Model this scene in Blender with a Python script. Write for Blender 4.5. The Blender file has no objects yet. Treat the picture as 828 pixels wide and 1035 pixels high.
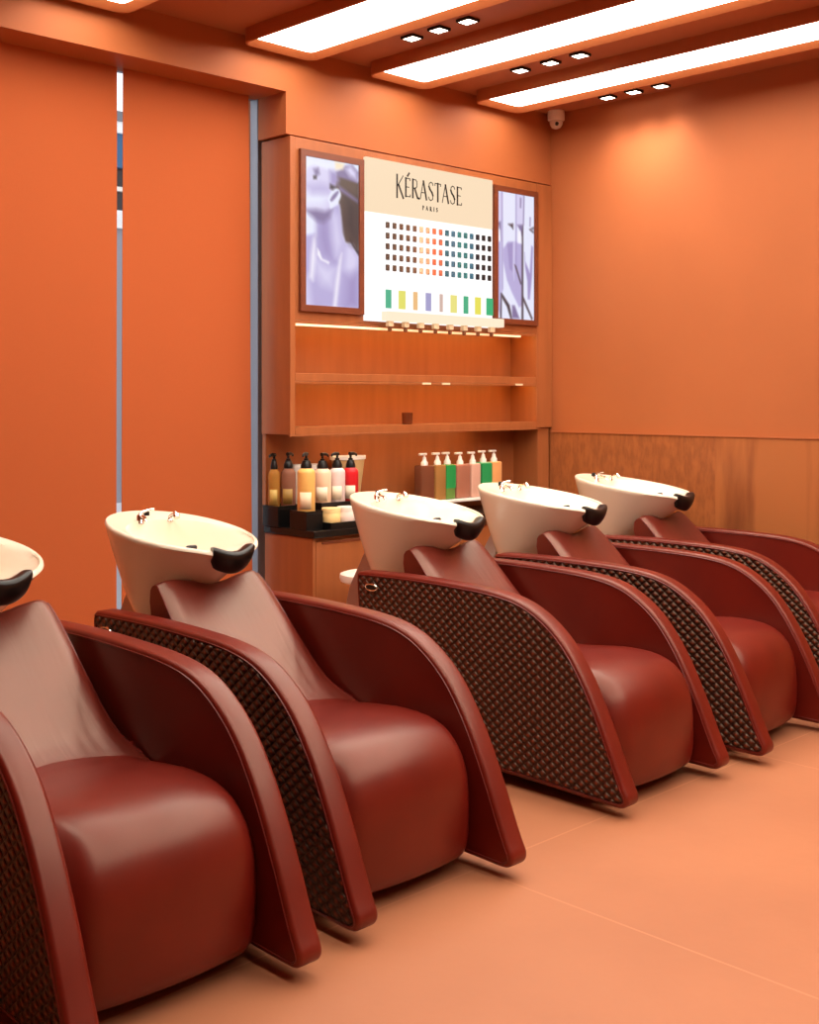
import bpy, bmesh, math, random
from math import sin, cos, pi, radians
random.seed(4)
scene = bpy.context.scene
COL = scene.collection

# ------------------------------------------------------------------ materials
def lin(c):
    return tuple((v/12.92 if v <= .04045 else ((v+.055)/1.055)**2.4) for v in (x/255 for x in c)) + (1,)

def new_mat(name):
    m = bpy.data.materials.new(name); m.use_nodes = True
    nt = m.node_tree; b = nt.nodes['Principled BSDF']
    return m, nt, b

def mat(name, rgb, rough=.5, metal=0., spec=.5, coat=0., trans=0., ior=1.45, emit=None, estr=0.):
    m, nt, b = new_mat(name)
    b.inputs['Base Color'].default_value = lin(rgb)
    b.inputs['Roughness'].default_value = rough
    b.inputs['Metallic'].default_value = metal
    b.inputs['Specular IOR Level'].default_value = spec
    b.inputs['Coat Weight'].default_value = coat
    b.inputs['Transmission Weight'].default_value = trans
    b.inputs['IOR'].default_value = ior
    if emit:
        b.inputs['Emission Color'].default_value = lin(emit)
        b.inputs['Emission Strength'].default_value = estr
    return m

def N(nt, t, **kw):
    n = nt.nodes.new(t)
    for k, v in kw.items(): setattr(n, k, v)
    return n

def math_node(nt, op, a, b=None):
    n = N(nt, 'ShaderNodeMath', operation=op)
    for i, v in enumerate((a, b)):
        if v is None: continue
        if isinstance(v, (int, float)): n.inputs[i].default_value = v
        else: nt.links.new(v, n.inputs[i])
    return n.outputs[0]

def noisy(name, c1, c2, scale, rough=.5, spec=.5, stretch=(1, 1, 1), bump=0., detail=4., bscale=None, dist=.002, lo=.35, hi=.65, rvar=0., coat=0.):
    m, nt, b = new_mat(name)
    tc = N(nt, 'ShaderNodeTexCoord'); mp = N(nt, 'ShaderNodeMapping')
    mp.inputs['Scale'].default_value = stretch
    nt.links.new(tc.outputs['Object'], mp.inputs['Vector'])
    no = N(nt, 'ShaderNodeTexNoise'); no.inputs['Scale'].default_value = scale; no.inputs['Detail'].default_value = detail
    nt.links.new(mp.outputs[0], no.inputs['Vector'])
    r = N(nt, 'ShaderNodeValToRGB')
    r.color_ramp.elements[0].color = lin(c1); r.color_ramp.elements[1].color = lin(c2)
    r.color_ramp.elements[0].position = lo; r.color_ramp.elements[1].position = hi
    nt.links.new(no.outputs['Fac'], r.inputs[0]); nt.links.new(r.outputs[0], b.inputs['Base Color'])
    b.inputs['Roughness'].default_value = rough; b.inputs['Specular IOR Level'].default_value = spec
    b.inputs['Coat Weight'].default_value = coat
    if rvar:
        nt.links.new(math_node(nt, 'MULTIPLY_ADD', no.outputs['Fac'], rvar), b.inputs['Roughness'])
        nt.nodes[-1].inputs[2].default_value = rough - rvar/2
    if bump:
        n2 = N(nt, 'ShaderNodeTexNoise'); n2.inputs['Scale'].default_value = bscale or scale*6; n2.inputs['Detail'].default_value = 3
        nt.links.new(mp.outputs[0], n2.inputs['Vector'])
        bp = N(nt, 'ShaderNodeBump'); bp.inputs['Strength'].default_value = bump; bp.inputs['Distance'].default_value = dist
        nt.links.new(n2.outputs['Fac'], bp.inputs['Height']); nt.links.new(bp.outputs[0], b.inputs['Normal'])
    return m

PLASTER = noisy('terracotta_plaster', (168, 94, 51), (173, 97, 53), 1.6, rough=.62, spec=.3, bump=.12, bscale=9)
CEILM = noisy('terracotta_ceiling', (168, 98, 62), (172, 100, 64), 1.5, rough=.6, spec=.3)
BLINDM = noisy('orange_blind_fabric', (178, 90, 48), (181, 92, 50), 300, rough=.8, spec=.15)
WOOD = noisy('orange_wood_veneer', (152, 86, 46), (168, 96, 52), 3.0, rough=.45, spec=.4, stretch=(6, 6, .5), detail=6, lo=.25, hi=.75)
WOOD_DARK = noisy('reddish_wood_trim', (104, 50, 29), (114, 56, 32), 5, rough=.4, stretch=(.6, 1, 6))
LEATHER_BASE = ((120, 24, 18), (130, 29, 21))

def leather(name, c1, c2, rough, wr=False):
    m, nt, b = new_mat(name)
    tc = N(nt, 'ShaderNodeTexCoord')
    no = N(nt, 'ShaderNodeTexNoise'); no.inputs['Scale'].default_value = 5; no.inputs['Detail'].default_value = 3
    nt.links.new(tc.outputs['Object'], no.inputs['Vector'])
    r = N(nt, 'ShaderNodeValToRGB'); r.color_ramp.elements[0].color = lin(c1); r.color_ramp.elements[1].color = lin(c2)
    r.color_ramp.elements[0].position = .35; r.color_ramp.elements[1].position = .65
    nt.links.new(no.outputs['Fac'], r.inputs[0]); nt.links.new(r.outputs[0], b.inputs['Base Color'])
    b.inputs['Roughness'].default_value = rough; b.inputs['Specular Tint'].default_value = (1, .84, .68, 1); b.inputs['Specular IOR Level'].default_value = 1. if wr else .55
    g = N(nt, 'ShaderNodeTexNoise'); g.inputs['Scale'].default_value = 260; g.inputs['Detail'].default_value = 2
    nt.links.new(tc.outputs['Object'], g.inputs['Vector'])
    bp = N(nt, 'ShaderNodeBump'); bp.inputs['Strength'].default_value = .10; bp.inputs['Distance'].default_value = .001
    nt.links.new(g.outputs['Fac'], bp.inputs['Height']); last = bp
    if wr:   # soft creases running up the back cushion
        mp = N(nt, 'ShaderNodeMapping'); mp.inputs['Scale'].default_value = (9, 1.1, 1.1); mp.inputs['Rotation'].default_value = (0, 0, .18)
        nt.links.new(tc.outputs['Object'], mp.inputs['Vector'])
        w = N(nt, 'ShaderNodeTexNoise'); w.inputs['Scale'].default_value = 2.2; w.inputs['Detail'].default_value = 2; w.inputs['Distortion'].default_value = .6
        nt.links.new(mp.outputs[0], w.inputs['Vector'])
        b2 = N(nt, 'ShaderNodeBump'); b2.inputs['Strength'].default_value = .16; b2.inputs['Distance'].default_value = .012
        nt.links.new(w.outputs['Fac'], b2.inputs['Height']); nt.links.new(bp.outputs[0], b2.inputs['Normal']); last = b2
    nt.links.new(last.outputs[0], b.inputs['Normal'])
    return m

LEATHER = leather('oxblood_leather', (94, 18, 10), (103, 22, 12), .37)
LEATHER_BACK = leather('oxblood_leather_creased', (92, 22, 13), (100, 26, 15), .42, True)
PIPING = mat('oxblood_piping', (96, 24, 16), .35)

def weave_mat():
    m, nt, b = new_mat('woven_leather')
    tc = N(nt, 'ShaderNodeTexCoord'); sp = N(nt, 'ShaderNodeSeparateXYZ')
    nt.links.new(tc.outputs['Object'], sp.inputs[0])
    y = math_node(nt, 'MULTIPLY', sp.outputs['Y'], pi/.046); z = math_node(nt, 'MULTIPLY', sp.outputs['Z'], pi/.038)
    u = math_node(nt, 'ABSOLUTE', math_node(nt, 'SINE', math_node(nt, 'ADD', y, z)))
    v = math_node(nt, 'ABSOLUTE', math_node(nt, 'SINE', math_node(nt, 'SUBTRACT', y, z)))
    h = math_node(nt, 'POWER', math_node(nt, 'MULTIPLY', u, v), .8)
    r = N(nt, 'ShaderNodeValToRGB')
    e = r.color_ramp.elements
    e[0].color = lin((40, 9, 6)); e[0].position = .3
    e[1].color = lin((118, 52, 32)); e[1].position = 1
    k = e.new(.68); k.color = lin((60, 15, 9))
    nt.links.new(h, r.inputs[0]); nt.links.new(r.outputs[0], b.inputs['Base Color'])
    bp = N(nt, 'ShaderNodeBump'); bp.inputs['Strength'].default_value = 1.; bp.inputs['Distance'].default_value = .011
    nt.links.new(h, bp.inputs['Height']); nt.links.new(bp.outputs[0], b.inputs['Normal'])
    b.inputs['Roughness'].default_value = .36; b.inputs['Specular Tint'].default_value = (1, .75, .55, 1)
    return m
WEAVE = weave_mat()
CERAMIC = mat('cream_ceramic', (244, 230, 208), .2, coat=.3)
CHROME = mat('chrome', (225, 222, 218), .12, metal=1)
BLACKGEL = mat('black_gel_cushion', (14, 12, 11), .32)
BLACK = mat('black_plastic', (12, 11, 11), .35)
BLACKSTONE = mat('black_worktop', (20, 17, 16), .25)
WHITEP = mat('white_plastic', (240, 232, 222), .35)
CREAM = mat('cream_plastic', (236, 214, 178), .4)
ALU = mat('grey_aluminium', (150, 152, 162), .4, metal=.6)

def floor_mat():
    m, nt, b = new_mat('terracotta_floor_tiles')
    tc = N(nt, 'ShaderNodeTexCoord'); sp = N(nt, 'ShaderNodeSeparateXYZ'); nt.links.new(tc.outputs['Object'], sp.inputs[0])
    def joint(o, off, size):
        d = math_node(nt, 'ADD', o, -off + 50*size)
        f = math_node(nt, 'MODULO', d, size)
        f = math_node(nt, 'MINIMUM', f, math_node(nt, 'SUBTRACT', size, f))
        return math_node(nt, 'LESS_THAN', f, .004)
    j = math_node(nt, 'MAXIMUM', joint(sp.outputs['X'], 2.92, 1.8), joint(sp.outputs['Y'], 2.66, 2.4))
    no = N(nt, 'ShaderNodeTexNoise'); no.inputs['Scale'].default_value = 1.3; no.inputs['Detail'].default_value = 6
    nt.links.new(tc.outputs['Object'], no.inputs['Vector'])
    r = N(nt, 'ShaderNodeValToRGB'); r.color_ramp.elements[0].color = lin((168, 108, 76)); r.color_ramp.elements[1].color = lin((176, 114, 80))
    r.color_ramp.elements[0].position = .35; r.color_ramp.elements[1].position = .65
    nt.links.new(no.outputs['Fac'], r.inputs[0])
    mx = N(nt, 'ShaderNodeMix', data_type='RGBA'); mx.inputs['B'].default_value = lin((186, 124, 90))
    nt.links.new(j, mx.inputs['Factor']); nt.links.new(r.outputs[0], mx.inputs['A']); nt.links.new(mx.outputs['Result'], b.inputs['Base Color'])
    n2 = N(nt, 'ShaderNodeTexNoise'); n2.inputs['Scale'].default_value = 4; n2.inputs['Detail'].default_value = 4
    nt.links.new(tc.outputs['Object'], n2.inputs['Vector'])
    bp = N(nt, 'ShaderNodeBump'); bp.inputs['Strength'].default_value = .12; bp.inputs['Distance'].default_value = .02
    nt.links.new(n2.outputs['Fac'], bp.inputs['Height']); nt.links.new(bp.outputs[0], b.inputs['Normal'])
    b.inputs['Roughness'].default_value = .48; b.inputs['Specular IOR Level'].default_value = .35
    return m
FLOORM = floor_mat()

def wainscot_mat():
    m, nt, b = new_mat('wood_wainscot')
    tc = N(nt, 'ShaderNodeTexCoord'); mp = N(nt, 'ShaderNodeMapping')
    mp.inputs['Rotation'].default_value = (radians(15), 0, 0); mp.inputs['Scale'].default_value = (1, 1.0, .12)
    nt.links.new(tc.outputs['Object'], mp.inputs['Vector'])
    no = N(nt, 'ShaderNodeTexNoise'); no.inputs['Scale'].default_value = 4.5; no.inputs['Detail'].default_value = 5; no.inputs['Distortion'].default_value = .4
    nt.links.new(mp.outputs[0], no.inputs['Vector'])
    r = N(nt, 'ShaderNodeValToRGB')
    e = r.color_ramp.elements
    e[0].color = lin((122, 64, 34)); e[0].position = .3; e[1].color = lin((170, 100, 54)); e[1].position = .5
    nt.links.new(no.outputs['Fac'], r.inputs[0])
    # one plain speckled sheet towards the corner, figured sheets after it
    fine = N(nt, 'ShaderNodeTexNoise'); fine.inputs['Scale'].default_value = 38; fine.inputs['Detail'].default_value = 4
    mp2 = N(nt, 'ShaderNodeMapping'); mp2.inputs['Scale'].default_value = (1, 1, .35); nt.links.new(tc.outputs['Object'], mp2.inputs['Vector'])
    nt.links.new(mp2.outputs[0], fine.inputs['Vector'])
    r2 = N(nt, 'ShaderNodeValToRGB'); r2.color_ramp.elements[0].color = lin((142, 80, 42)); r2.color_ramp.elements[1].color = lin((164, 94, 50))
    r2.color_ramp.elements[0].position = .35; r2.color_ramp.elements[1].position = .65
    nt.links.new(fine.outputs['Fac'], r2.inputs[0])
    sp = N(nt, 'ShaderNodeSeparateXYZ'); nt.links.new(tc.outputs['Object'], sp.inputs[0])
    g = math_node(nt, 'GREATER_THAN', sp.outputs['Y'], 3.9)
    mx = N(nt, 'ShaderNodeMix', data_type='RGBA'); nt.links.new(g, mx.inputs['Factor']); nt.links.new(r.outputs[0], mx.inputs['A']); nt.links.new(r2.outputs[0], mx.inputs['B'])
    nt.links.new(mx.outputs['Result'], b.inputs['Base Color'])
    b.inputs['Roughness'].default_value = .42; b.inputs['Specular IOR Level'].default_value = .4
    return m
WAINS = wainscot_mat()
GLOW = mat('light_panel_glow', (255, 255, 255), .5, emit=(255, 246, 230), estr=11)
SPOTGLOW = mat('spot_lens_glow', (255, 255, 255), .5, emit=(255, 240, 220), estr=12)
LEDGLOW = mat('led_strip_glow', (255, 240, 210), .5, emit=(255, 200, 112), estr=22)

def emis(name, rgb, s=1.):
    m = mat(name, (0, 0, 0), .4, emit=rgb, estr=s, spec=.2)
    return m

# ------------------------------------------------------------------ mesh helpers
def link(o, parent=None):
    COL.objects.link(o)
    if parent: o.parent = parent
    return o

def obj(name, bm, m, parent=None, smooth=False, kind=None):
    bmesh.ops.recalc_face_normals(bm, faces=bm.faces[:])
    me = bpy.data.meshes.new(name); bm.to_mesh(me); bm.free()
    for x in (m if isinstance(m, (list, tuple)) else [m]): me.materials.append(x)
    if smooth:
        for p in me.polygons: p.use_smooth = True
        try: me.set_sharp_from_angle(angle=radians(42))
        except Exception: pass
    o = bpy.data.objects.new(name, me); link(o, parent)
    if kind: o['kind'] = kind
    return o

def empty(name, loc=(0, 0, 0), label=None, cat=None, group=None):
    o = bpy.data.objects.new(name, None); o.empty_display_size = .1
    o.location = loc; link(o)
    return tag(o, label, cat, group)

def tag(o, label=None, cat=None, group=None):
    if label: o['label'] = label
    if cat: o['category'] = cat
    if group: o['group'] = group
    return o

def box(bm, x0, x1, y0, y1, z0, z1, bev=0., seg=2, mi=0):
    vs = [bm.verts.new((x, y, z)) for x in (x0, x1) for y in (y0, y1) for z in (z0, z1)]
    fs = []
    for q in ((0, 1, 3, 2), (4, 6, 7, 5), (0, 4, 5, 1), (2, 3, 7, 6), (0, 2, 6, 4), (1, 5, 7, 3)):
        f = bm.faces.new([vs[i] for i in q]); f.material_index = mi; fs.append(f)
    if bev:
        es = list({e for f in fs for e in f.edges})
        bmesh.ops.bevel(bm, geom=es, offset=bev, segments=seg, affect='EDGES', profile=.5)
    return bm

def B(*a, **k): return box(bmesh.new(), *a, **k)

def loft(bm, rings, cap0=True, cap1=True, closed=True, mi=0):
    vr = [[bm.verts.new(p) for p in r] for r in rings]
    n = len(vr[0])
    for a, b in zip(vr[:-1], vr[1:]):
        for i in range(n if closed else n-1):
            j = (i+1) % n
            f = bm.faces.new((a[i], a[j], b[j], b[i])); f.material_index = mi
    if cap0: bm.faces.new(vr[0][::-1]).material_index = mi
    if cap1: bm.faces.new(vr[-1]).material_index = mi
    return bm

def lathe(bm, prof, cx=0, cy=0, n=24, mi=0, sx=1, sy=1):
    return loft(bm, [[(cx+r*sx*cos(2*pi*i/n), cy+r*sy*sin(2*pi*i/n), z) for i in range(n)] for r, z in prof], mi=mi)

def tube(bm, pts, r, n=8, closed=False, mi=0):
    from mathutils import Vector
    P = [Vector(p) for p in pts]; rings = []
    m = len(P); up = None
    for i, p in enumerate(P):
        a = P[(i-1) % m] if (closed or i > 0) else p
        b = P[(i+1) % m] if (closed or i < m-1) else p
        t = (b-a).normalized()
        if up is None:
            up = Vector((0, 0, 1)) if abs(t.z) < .9 else Vector((1, 0, 0))
        s = t.cross(up).normalized(); up = s.cross(t).normalized()
        rr = r[i] if isinstance(r, (list, tuple)) else r
        rings.append([tuple(p + s*rr*cos(2*pi*k/n) + up*rr*sin(2*pi*k/n)) for k in range(n)])
    if closed: rings.append(rings[0]); return loft(bm, rings, False, False, mi=mi)
    return loft(bm, rings, mi=mi)

def catmull(pts, per=6, closed=True):
    out = []; n = len(pts)
    for i in range(n if closed else n-1):
        g = lambda k: pts[k % n] if closed else pts[max(0, min(n-1, k))]
        p0, p1, p2, p3 = g(i-1), g(i), g(i+1), g(i+2)
        for k in range(per):
            t = k/per
            out.append(tuple(.5*((2*b)+(-a+c)*t+(2*a-5*b+4*c-d)*t*t+(-a+3*b-3*c+d)*t**3) for a, b, c, d in zip(p0, p1, p2, p3)))
    if not closed: out.append(pts[-1])
    return out

def inset(pts, d):
    n = len(pts); out = []
    A = sum(pts[i][0]*pts[(i+1) % n][1]-pts[(i+1) % n][0]*pts[i][1] for i in range(n))
    sg = 1 if A > 0 else -1
    for i in range(n):
        a, b = pts[i-1], pts[(i+1) % n]
        tx, ty = b[0]-a[0], b[1]-a[1]; l = math.hypot(tx, ty) or 1
        out.append((pts[i][0]-sg*ty/l*d, pts[i][1]+sg*tx/l*d))
    def dist(p):
        best = 9.
        for i in range(n):
            (x1, y1), (x2, y2) = pts[i], pts[(i+1) % n]
            ex, ey = x2-x1, y2-y1; t = max(0, min(1, ((p[0]-x1)*ex+(p[1]-y1)*ey)/((ex*ex+ey*ey) or 1e-12)))
            best = min(best, (p[0]-x1-t*ex)**2+(p[1]-y1-t*ey)**2)
        return math.sqrt(best)
    ok = [dist(p) > abs(d)*.96 for p in out]                  # tight corners: unfold points that crossed over
    for i in range(n):
        if ok[i]: continue
        a = i
        while not ok[a % n]: a -= 1
        b = i
        while not ok[b % n]: b += 1
        t = (i-a)/(b-a)
        out[i] = tuple(u+(v-u)*t for u, v in zip(out[a % n], out[b % n]))
    return out

def copy_tree(o, parent=None):
    c = o.copy(); COL.objects.link(c)
    if parent: c.parent = parent
    for ch in list(o.children): copy_tree(ch, c)
    return c

# ------------------------------------------------------------------ key planes
YC, XB, XL, YR, ZC = 5.18, 6.446, 4.16, 5.42, 3.475
XW, YW = -2.6, -2.8            # the room's unseen ends

def S(name, bm, m, smooth=False): return obj(name, bm, m, None, smooth, 'structure')

# ------------------------------------------------------------------ the room
S('floor', B(XW-.1, XB+.1, YW-.1, 5.7, -.1, 0), FLOORM)
S('ceiling', B(XW-.1, XB+.1, YW-.1, 5.7, ZC, ZC+.1), CEILM)
S('wall_right', B(XB, XB+.12, YW, 5.7, 0, ZC), PLASTER)
S('wall_back', B(XW, XB, YW-.1, YW, 0, ZC), PLASTER)
S('wall_front', B(XW-.1, XW, YW, 5.7, 0, ZC), PLASTER)
b = bmesh.new()
box(b, XW, 1.55, 5.46, 5.7, 0, ZC); box(b, 1.55, 4.26, 5.46, 5.7, 3.3, ZC); box(b, 4.26, XB, 5.43, 5.7, 0, ZC)
box(b, XL-.02, XB, YC, 5.43, 2.995, ZC)
S('wall_left', b, PLASTER)
S('trim_1', B(XW, XL-.02, YC, 5.46, 3.227, ZC), PLASTER)                                    # bulkhead over the blinds
S('trim_2', B(XB-.012, XB, YW, YC, 0, 1.308, bev=.002), WAINS)                            # wood wainscot
S('trim_3', B(XB-.018, XB, YW, YC, 1.308, 1.316), PLASTER)                                # its cap
S('trim_4', B(XL+.01, 6.31, 5.40, 5.43, .828, 1.34), WOOD)                                # panel behind the worktop
b = bmesh.new(); box(b, 6.31, XB-.02, YC+.004, 5.43, 0, 1.34, bev=.002)
S('trim_5', b, WOOD)                                                                      # wood post in the corner
# window behind the blinds
wf = bmesh.new()
for x0, x1 in ((1.55, 1.60), (3.00, 3.05), (4.19, 4.26)): box(wf, x0, x1, 5.5, 5.57, .03, 3.3, bev=.004)
box(wf, 1.55, 4.26, 5.5, 5.57, 0, .05); box(wf, 1.55, 4.26, 5.5, 5.57, 3.25, 3.3)
win = S('window_1', wf, ALU)
gm, gnt, gb = new_mat('window_glass')
gnt.nodes.remove(gb)
gl = N(gnt, 'ShaderNodeBsdfGlossy'); gl.inputs['Roughness'].default_value = .02
tr = N(gnt, 'ShaderNodeBsdfTransparent'); mx = N(gnt, 'ShaderNodeMixShader'); mx.inputs[0].default_value = .05
gnt.links.new(tr.outputs[0], mx.inputs[1]); gnt.links.new(gl.outputs[0], mx.inputs[2]); gnt.links.new(mx.outputs[0], gnt.nodes['Material Output'].inputs[0])
obj('pane', B(1.58, 4.24, 5.53, 5.538, .04, 3.27), gm, win)

# ------------------------------------------------------------------ the street beyond the gap
S('ground_street', B(-6, 12, 5.75, 16, -.25, -.15), mat('grey_paving', (150, 152, 158), .8)).name = 'ground'
bd = empty('building', (3.0, 12, -.15), 'pale shop building across the street glimpsed between the two orange blinds', 'building')
def bp_(name, z0, z1, m, y0=0., x0=-3.5, x1=4.5):
    return obj(name, B(x0, x1, y0, 2.5, z0, z1), m, bd)
bp_('wall', 0, 3.6, mat('grey_render', (150, 150, 158), .8))
bp_('plinth', 0, .5, mat('pale_render', (225, 225, 232), .8), -.05)
bp_('shop_window', 3.8, 4.28, mat('dark_shopfront', (22, 30, 34), .3), .02)
bp_('window_sill', 3.6, 3.8, mat('white_render', (240, 240, 240), .8), -.05)
bp_('mullion', 4.02, 4.07, WHITEP, -.03)
bp_('sign_band', 4.28, 4.66, mat('blue_band', (40, 100, 140), .5), -.06)
bp_('cornice', 4.66, 4.79, mat('white_cornice', (250, 250, 250), .8), -.1)
bp_('roof_edge', 4.79, 4.9, mat('grey_roof', (120, 122, 128), .7), -.12)

pc = empty('slit_backing', (4.55, 6.3, -.15), 'added grey pillar outside, glimpsed in the slit beside the cabinet', 'backing')  # block added outside to give the slit its pale daylit tone
obj('backing_body', B(-.35, .45, -.2, .2, .2, 4.2, bev=.02), mat('backing_grey', (128, 130, 146), .8), pc)
obj('base', B(-.38, .48, -.23, .23, 0, .2, bev=.02), mat('backing_dark_grey', (110, 112, 124), .8), pc)

# ------------------------------------------------------------------ blinds
def blind(x0, x1, x0b, x1b, label):
    r = empty('roller_blind', ((x0+x1)/2, 5.41, .03), label, 'blind', 'orange roller blinds on the window wall')
    ox, oy, oz = r.location
    bm = bmesh.new()
    n = 24
    rings = []
    for k in range(n+1):
        t = k/n; z = 3.29*t; y = .003*sin(t*5)
        a = x0b+(x0-x0b)*t-ox; c = x1b+(x1-x1b)*t-ox
        rings.append([(a, y, z), (c, y, z), (c, y+.004, z), (a, y+.004, z)])
    loft(bm, rings)
    obj('fabric', bm, BLINDM, r, True)
    obj('bottom_bar', B(x0b-ox, x1b-ox, -.006, .012, -.012, .022, bev=.004), mat('blind_bar', (190, 92, 50), .5), r)
    t = bmesh.new(); tube(t, [(x0-ox, .018, 3.24), (x1-ox, .018, 3.24)], .014, 12)
    obj('roller_tube', t, ALU, r, True)
blind(1.62, 3.226, 1.62, 3.226, 'wide plain orange roller blind at the far left behind the nearest chair')
blind(3.262, 4.055, 3.256, 4.092, 'narrower plain orange roller blind hanging beside the wood display cabinet')

# ------------------------------------------------------------------ wall display cabinet
cab = empty('display_cabinet', (XL, YC, 1.34), 'orange wood wall cabinet with screens and two lit niches above black worktop', 'cabinet')
def cp(name, x0, x1, y0, y1, z0, z1, m=WOOD, bev=.002):
    o = cab.location
    return obj(name, B(x0-o.x, x1-o.x, y0-o.y, y1-o.y, z0-o.z, z1-o.z, bev=bev), m, cab)
cp('side_panel', XL, XL+.036, YC-.012, 5.425, 1.34, 2.985)
cp('side_panel', 6.277, XB-.003, YC-.012, 5.425, 1.342, 2.985)
cp('fascia', XL+.037, 6.276, YC-.01, 5.40, 1.975, 2.985)
cp('shelf', XL+.037, 6.276, YC-.01, 5.395, 1.637, 1.681)
cp('shelf', XL+.037, 6.276, YC-.012, 5.395, 1.34, 1.381, bev=.0)
cp('back_panel', XL+.037, 6.276, 5.396, 5.425, 1.34, 1.974)
cp('light_strip', 4.205, 6.12, YC-.008, YC+.02, 1.944, 1.956, mat('led_front', (255, 235, 200), .5, emit=(255, 205, 150), estr=.75), 0)
cp('light_strip', 4.25, 6.24, 5.24, 5.26, 1.968, 1.974, LEDGLOW, 0)
cp('lip', XL+.037, 6.276, YC-.008, YC+.004, 1.957, 1.974)
cp('light_strip', 4.5, 5.85, 5.25, 5.265, 1.335, 1.3395, mat('led_under', (255, 240, 210), .5, emit=(255, 208, 146), estr=24), 0)
cp('lip', XL, 6.308, YC-.012, YC+.003, 1.329, 1.3395)
cp('lip', XL+.037, 6.276, YC-.008, YC+.004, 1.622, 1.6365)
cp('light_strip', 4.25, 6.24, 5.24, 5.26, 1.631, 1.6365, LEDGLOW, 0)
for x in (5.19, 5.36, 6.06): cp('shelf_clip', x, x+.07, YC-.016, YC-.009, 1.624, 1.6365, CREAM, 0)

# ------------------------------------------------------------------ screens with their pictures
def poly(bm, pts, y, mi):
    bm.faces.new([bm.verts.new((x, y, z)) for x, z in pts]).material_index = mi

def screen(label, x0, x1, z0, z1, picture, mats, fw=.04):
    r = empty('display_screen', (x0, YC-.012, z0), label, 'screen')
    w, h = x1-x0, z1-z0
    f = bmesh.new()
    for a in ((-fw, 0, -fw, h+fw), (w, w+fw, -fw, h+fw), (0, w, -fw, 0), (0, w, h, h+fw)):
        box(f, a[0], a[1], -.022, .0, a[2], a[3])
    obj('frame', f, WOOD_DARK, r)
    # the shown picture: soft edged shapes mixed into the colours of a fine grid
    nx, nz = 60, int(60*h/w)
    shp = []
    for mi, pts, *ff in picture:
        f_ = ff[0] if ff else .016
        shp.append((mats[mi], [(x, y*h/w) for x, y in pts], f_))
    vs, cl, fs = [], [], []
    for b_ in range(nz+1):
        for a_ in range(nx+1):
            px, py = a_/nx, b_/nz*h/w
            c = mats[8]
            for col_, pts, f_ in shp:
                ins, d2 = False, 9.
                for (x1, y1), (x2, y2) in zip(pts, pts[1:]+pts[:1]):
                    if (y1 > py) != (y2 > py) and px < (x2-x1)*(py-y1)/(y2-y1)+x1: ins = not ins
                    ex, ey = x2-x1, y2-y1; l2 = ex*ex+ey*ey or 1e-9
                    t_ = max(0, min(1, ((px-x1)*ex+(py-y1)*ey)/l2))
                    d2 = min(d2, (px-x1-t_*ex)**2+(py-y1-t_*ey)**2)
                d = math.sqrt(d2)*(1 if ins else -1)
                k = max(0, min(1, .5+d/(2*f_*1.6)))
                if k: c = tuple(u_+(v_-u_)*k for u_, v_ in zip(c, col_))
            cl.append(c); vs.append((px*w, -.0112, h-b_/nz*h))
    for b_ in range(nz):
        for a_ in range(nx):
            o_ = b_*(nx+1)+a_; fs.append((o_, o_+nx+1, o_+nx+2, o_+1))
    me = bpy.data.meshes.new('picture'); me.from_pydata(vs, [], fs)
    at_ = me.color_attributes.new('shown', 'FLOAT_COLOR', 'POINT')
    for k, c in enumerate(cl): at_.data[k].color = lin(c)
    me.materials.append(SCREENM)
    obj('screen_body', B(0, w, -.010, 0, 0, h), BLACK, r)
    o = bpy.data.objects.new('picture', me); link(o, r)
    return r
SCREENM, snt, sb = new_mat('screen_picture')
sa = N(snt, 'ShaderNodeAttribute'); sa.attribute_name = 'shown'
sb.inputs['Base Color'].default_value = (.01, .01, .01, 1); sb.inputs['Roughness'].default_value = .35
snt.links.new(sa.outputs['Color'], sb.inputs['Emission Color']); sb.inputs['Emission Strength'].default_value = 1.
def smoothp(pts, per=4): return catmull(pts, per, True)
PM = [(246, 244, 255), (212, 208, 240), (180, 172, 218), (158, 147, 198), (126, 114, 158), (88, 72, 66), (50, 42, 50), (242, 224, 192), (228, 232, 252)]
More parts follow.
